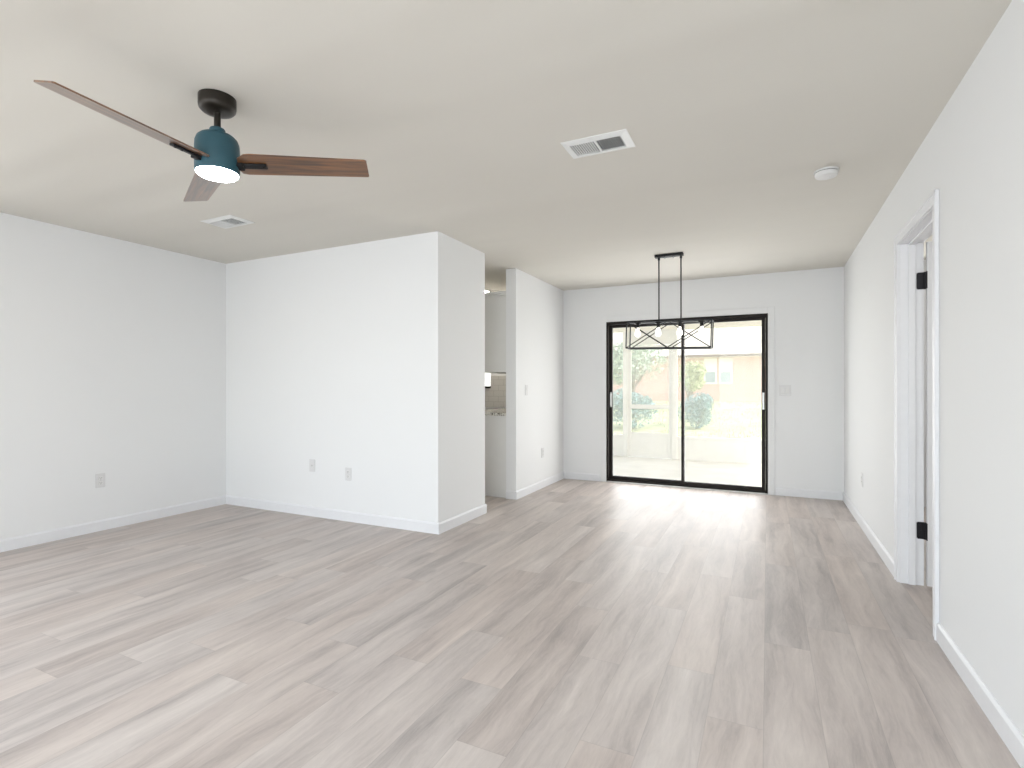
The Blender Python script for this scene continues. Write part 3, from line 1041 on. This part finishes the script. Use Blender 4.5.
def foliage(cx, cy, z0, rx, ry, hgt, n, size, seed):
    rnd = random.Random(seed)
    m = MB()
    lobes = [(rnd.uniform(-.45, .45) * rx, rnd.uniform(-.45, .45) * ry, rnd.uniform(0.3, 0.75) * hgt, rnd.uniform(.4, .62)) for _ in range(7)]
    lobes.append((0, 0, hgt * 0.5, 0.8))
    for i in range(n):
        lx, ly, lz, s = lobes[rnd.randrange(len(lobes))]
        while True:
            u = Vector((rnd.uniform(-1, 1), rnd.uniform(-1, 1), rnd.uniform(-1, 1)))
            if 0.15 < u.length < 1:
                break
        u = u.normalized() * (u.length ** 0.45)
        p = Vector((lx + u.x * rx * s, ly + u.y * ry * s, lz + u.z * hgt * 0.5 * s))
        p.z = max(0.03, p.z)
        sz = size * rnd.uniform(.6, 1.25)
        q = Euler((rnd.uniform(-1.2, 1.2), rnd.uniform(-1.2, 1.2), rnd.uniform(0, 6.28))).to_matrix()
        pts = [(-.5, 0, 0), (-.15, -.22, .04), (.28, -.18, .02), (.55, 0, -.06), (.28, .18, .02), (-.15, .22, .04)]
        vv = [m.bm.verts.new(q @ (Vector(c) * sz) + p + Vector((cx, cy, z0))) for c in pts]
        m.bm.faces.new(vv)
    return m


def shrub(x, y, rx, ry, hgt, n, size, mat, label, seed, trunk=0.0, name='shrub', cat='shrub', group='shrubs and trees behind the patio'):
    z = ground_z(x, y)
    t = thing(name, label, cat, (x, y, z), 0, group)
    foliage(0, 0, trunk, rx, ry, hgt, n, size, seed).build('foliage', mat, t)
    rnd = random.Random(seed + 50)
    s = MB()
    for k in range(5 if trunk < .5 else 1):
        a = rnd.uniform(0, 6.28)
        top = (math.cos(a) * rx * .4, math.sin(a) * ry * .4, trunk + hgt * .55) if trunk < .5 else (0.0, 0, trunk + 0.5 * hgt)
        s.tube((math.cos(a) * .04, math.sin(a) * .04, -0.1), top, 0.022 if trunk < .5 else 0.11, 0.008 if trunk < .5 else 0.06, 10)
    if trunk >= .5:
        for k in range(4):
            a = k * 1.57 + .4
            s.tube((0, 0, trunk * .9), (math.cos(a) * rx * .5, math.sin(a) * ry * .5, trunk + hgt * .6), 0.06, 0.02, 8)
    s.build('stem' if trunk < .5 else 'trunk', M['bark'], t, 40)
    return t


shrub(-3.55, 15.2, 0.95, 0.7, 1.15, 2600, 0.10, M['leaf_blue'], 'blue green shrub seen through the patio screen door', 3)
shrub(-1.78, 15.6, 0.52, 0.5, 1.05, 1800, 0.10, M['leaf_blue'], 'blue green shrub just right of the sliding door centre stile', 5)
shrub(-5.0, 15.0, 0.65, 0.6, 1.3, 1500, 0.11, M['leaf_blue'], 'blue green shrub at the left edge of the sliding door', 9)
shrub(-4.6, 20.0, 1.7, 1.2, 2.0, 3200, 0.16, M['leaf_green'], 'pale leafy small tree left of the neighbouring house', 12, 0.7, 'tree', 'tree')
shrub(-2.35, 18.5, 0.55, 0.5, 1.3, 1500, 0.12, M['leaf_yellow'], 'yellow green small tree left of the neighbour window', 15, 0.55, 'tree', 'tree')

# ------------------------------------------------------------------ neighbouring house
NY = 24.0
nb = thing('neighbour_house', 'pinkish brick house with a pale roof beyond the lawn', 'house', (0, NY, 0))
MB().box(-9.0, 0, 0.2, 7.0, 7.0, 2.55).build('wall', M['brick'], nb)
MB().prism([(-9.6, -0.6, 2.56), (-9.6, 3.5, 4.5), (-9.6, 7.6, 2.56)], (1, 0, 0), 17.2).build('roof', M['shingle'], nb)
MB().box(-9.6, -0.62, 2.45, 7.6, -0.58, 2.56).build('fascia', M['fascia'], nb)
MB().box(-9.6, -0.58, 2.46, 7.6, 0.0, 2.50).build('soffit', M['stucco'], nb)
for xa, xb in ((-2.46, -1.93), (-1.86, -1.33)):
    f = MB()
    za, zb_ = 1.33, 2.42
    t = 0.06
    f.box(xa, -0.05, za, xa + t, 0.04, zb_).box(xb - t, -0.05, za, xb, 0.04, zb_)
    f.box(xa + t, -0.05, za, xb - t, 0.04, za + t).box(xa + t, -0.05, zb_ - t, xb - t, 0.04, zb_)
    f.box(xa + t, -0.04, (za + zb_) / 2 - .03, xb - t, 0.04, (za + zb_) / 2 + .03)
    wo = f.build('window_frame', M['whitemetal'], nb)
    MB().box(xa + t, -0.025, za + t, xb - t, -0.005, (za + zb_) / 2 - .03).build('pane', M['pane_far'], wo)
    MB().box(xa + t, -0.025, (za + zb_) / 2 + .03, xb - t, -0.005, zb_ - t).build('blind', M['whitemetal'], wo)
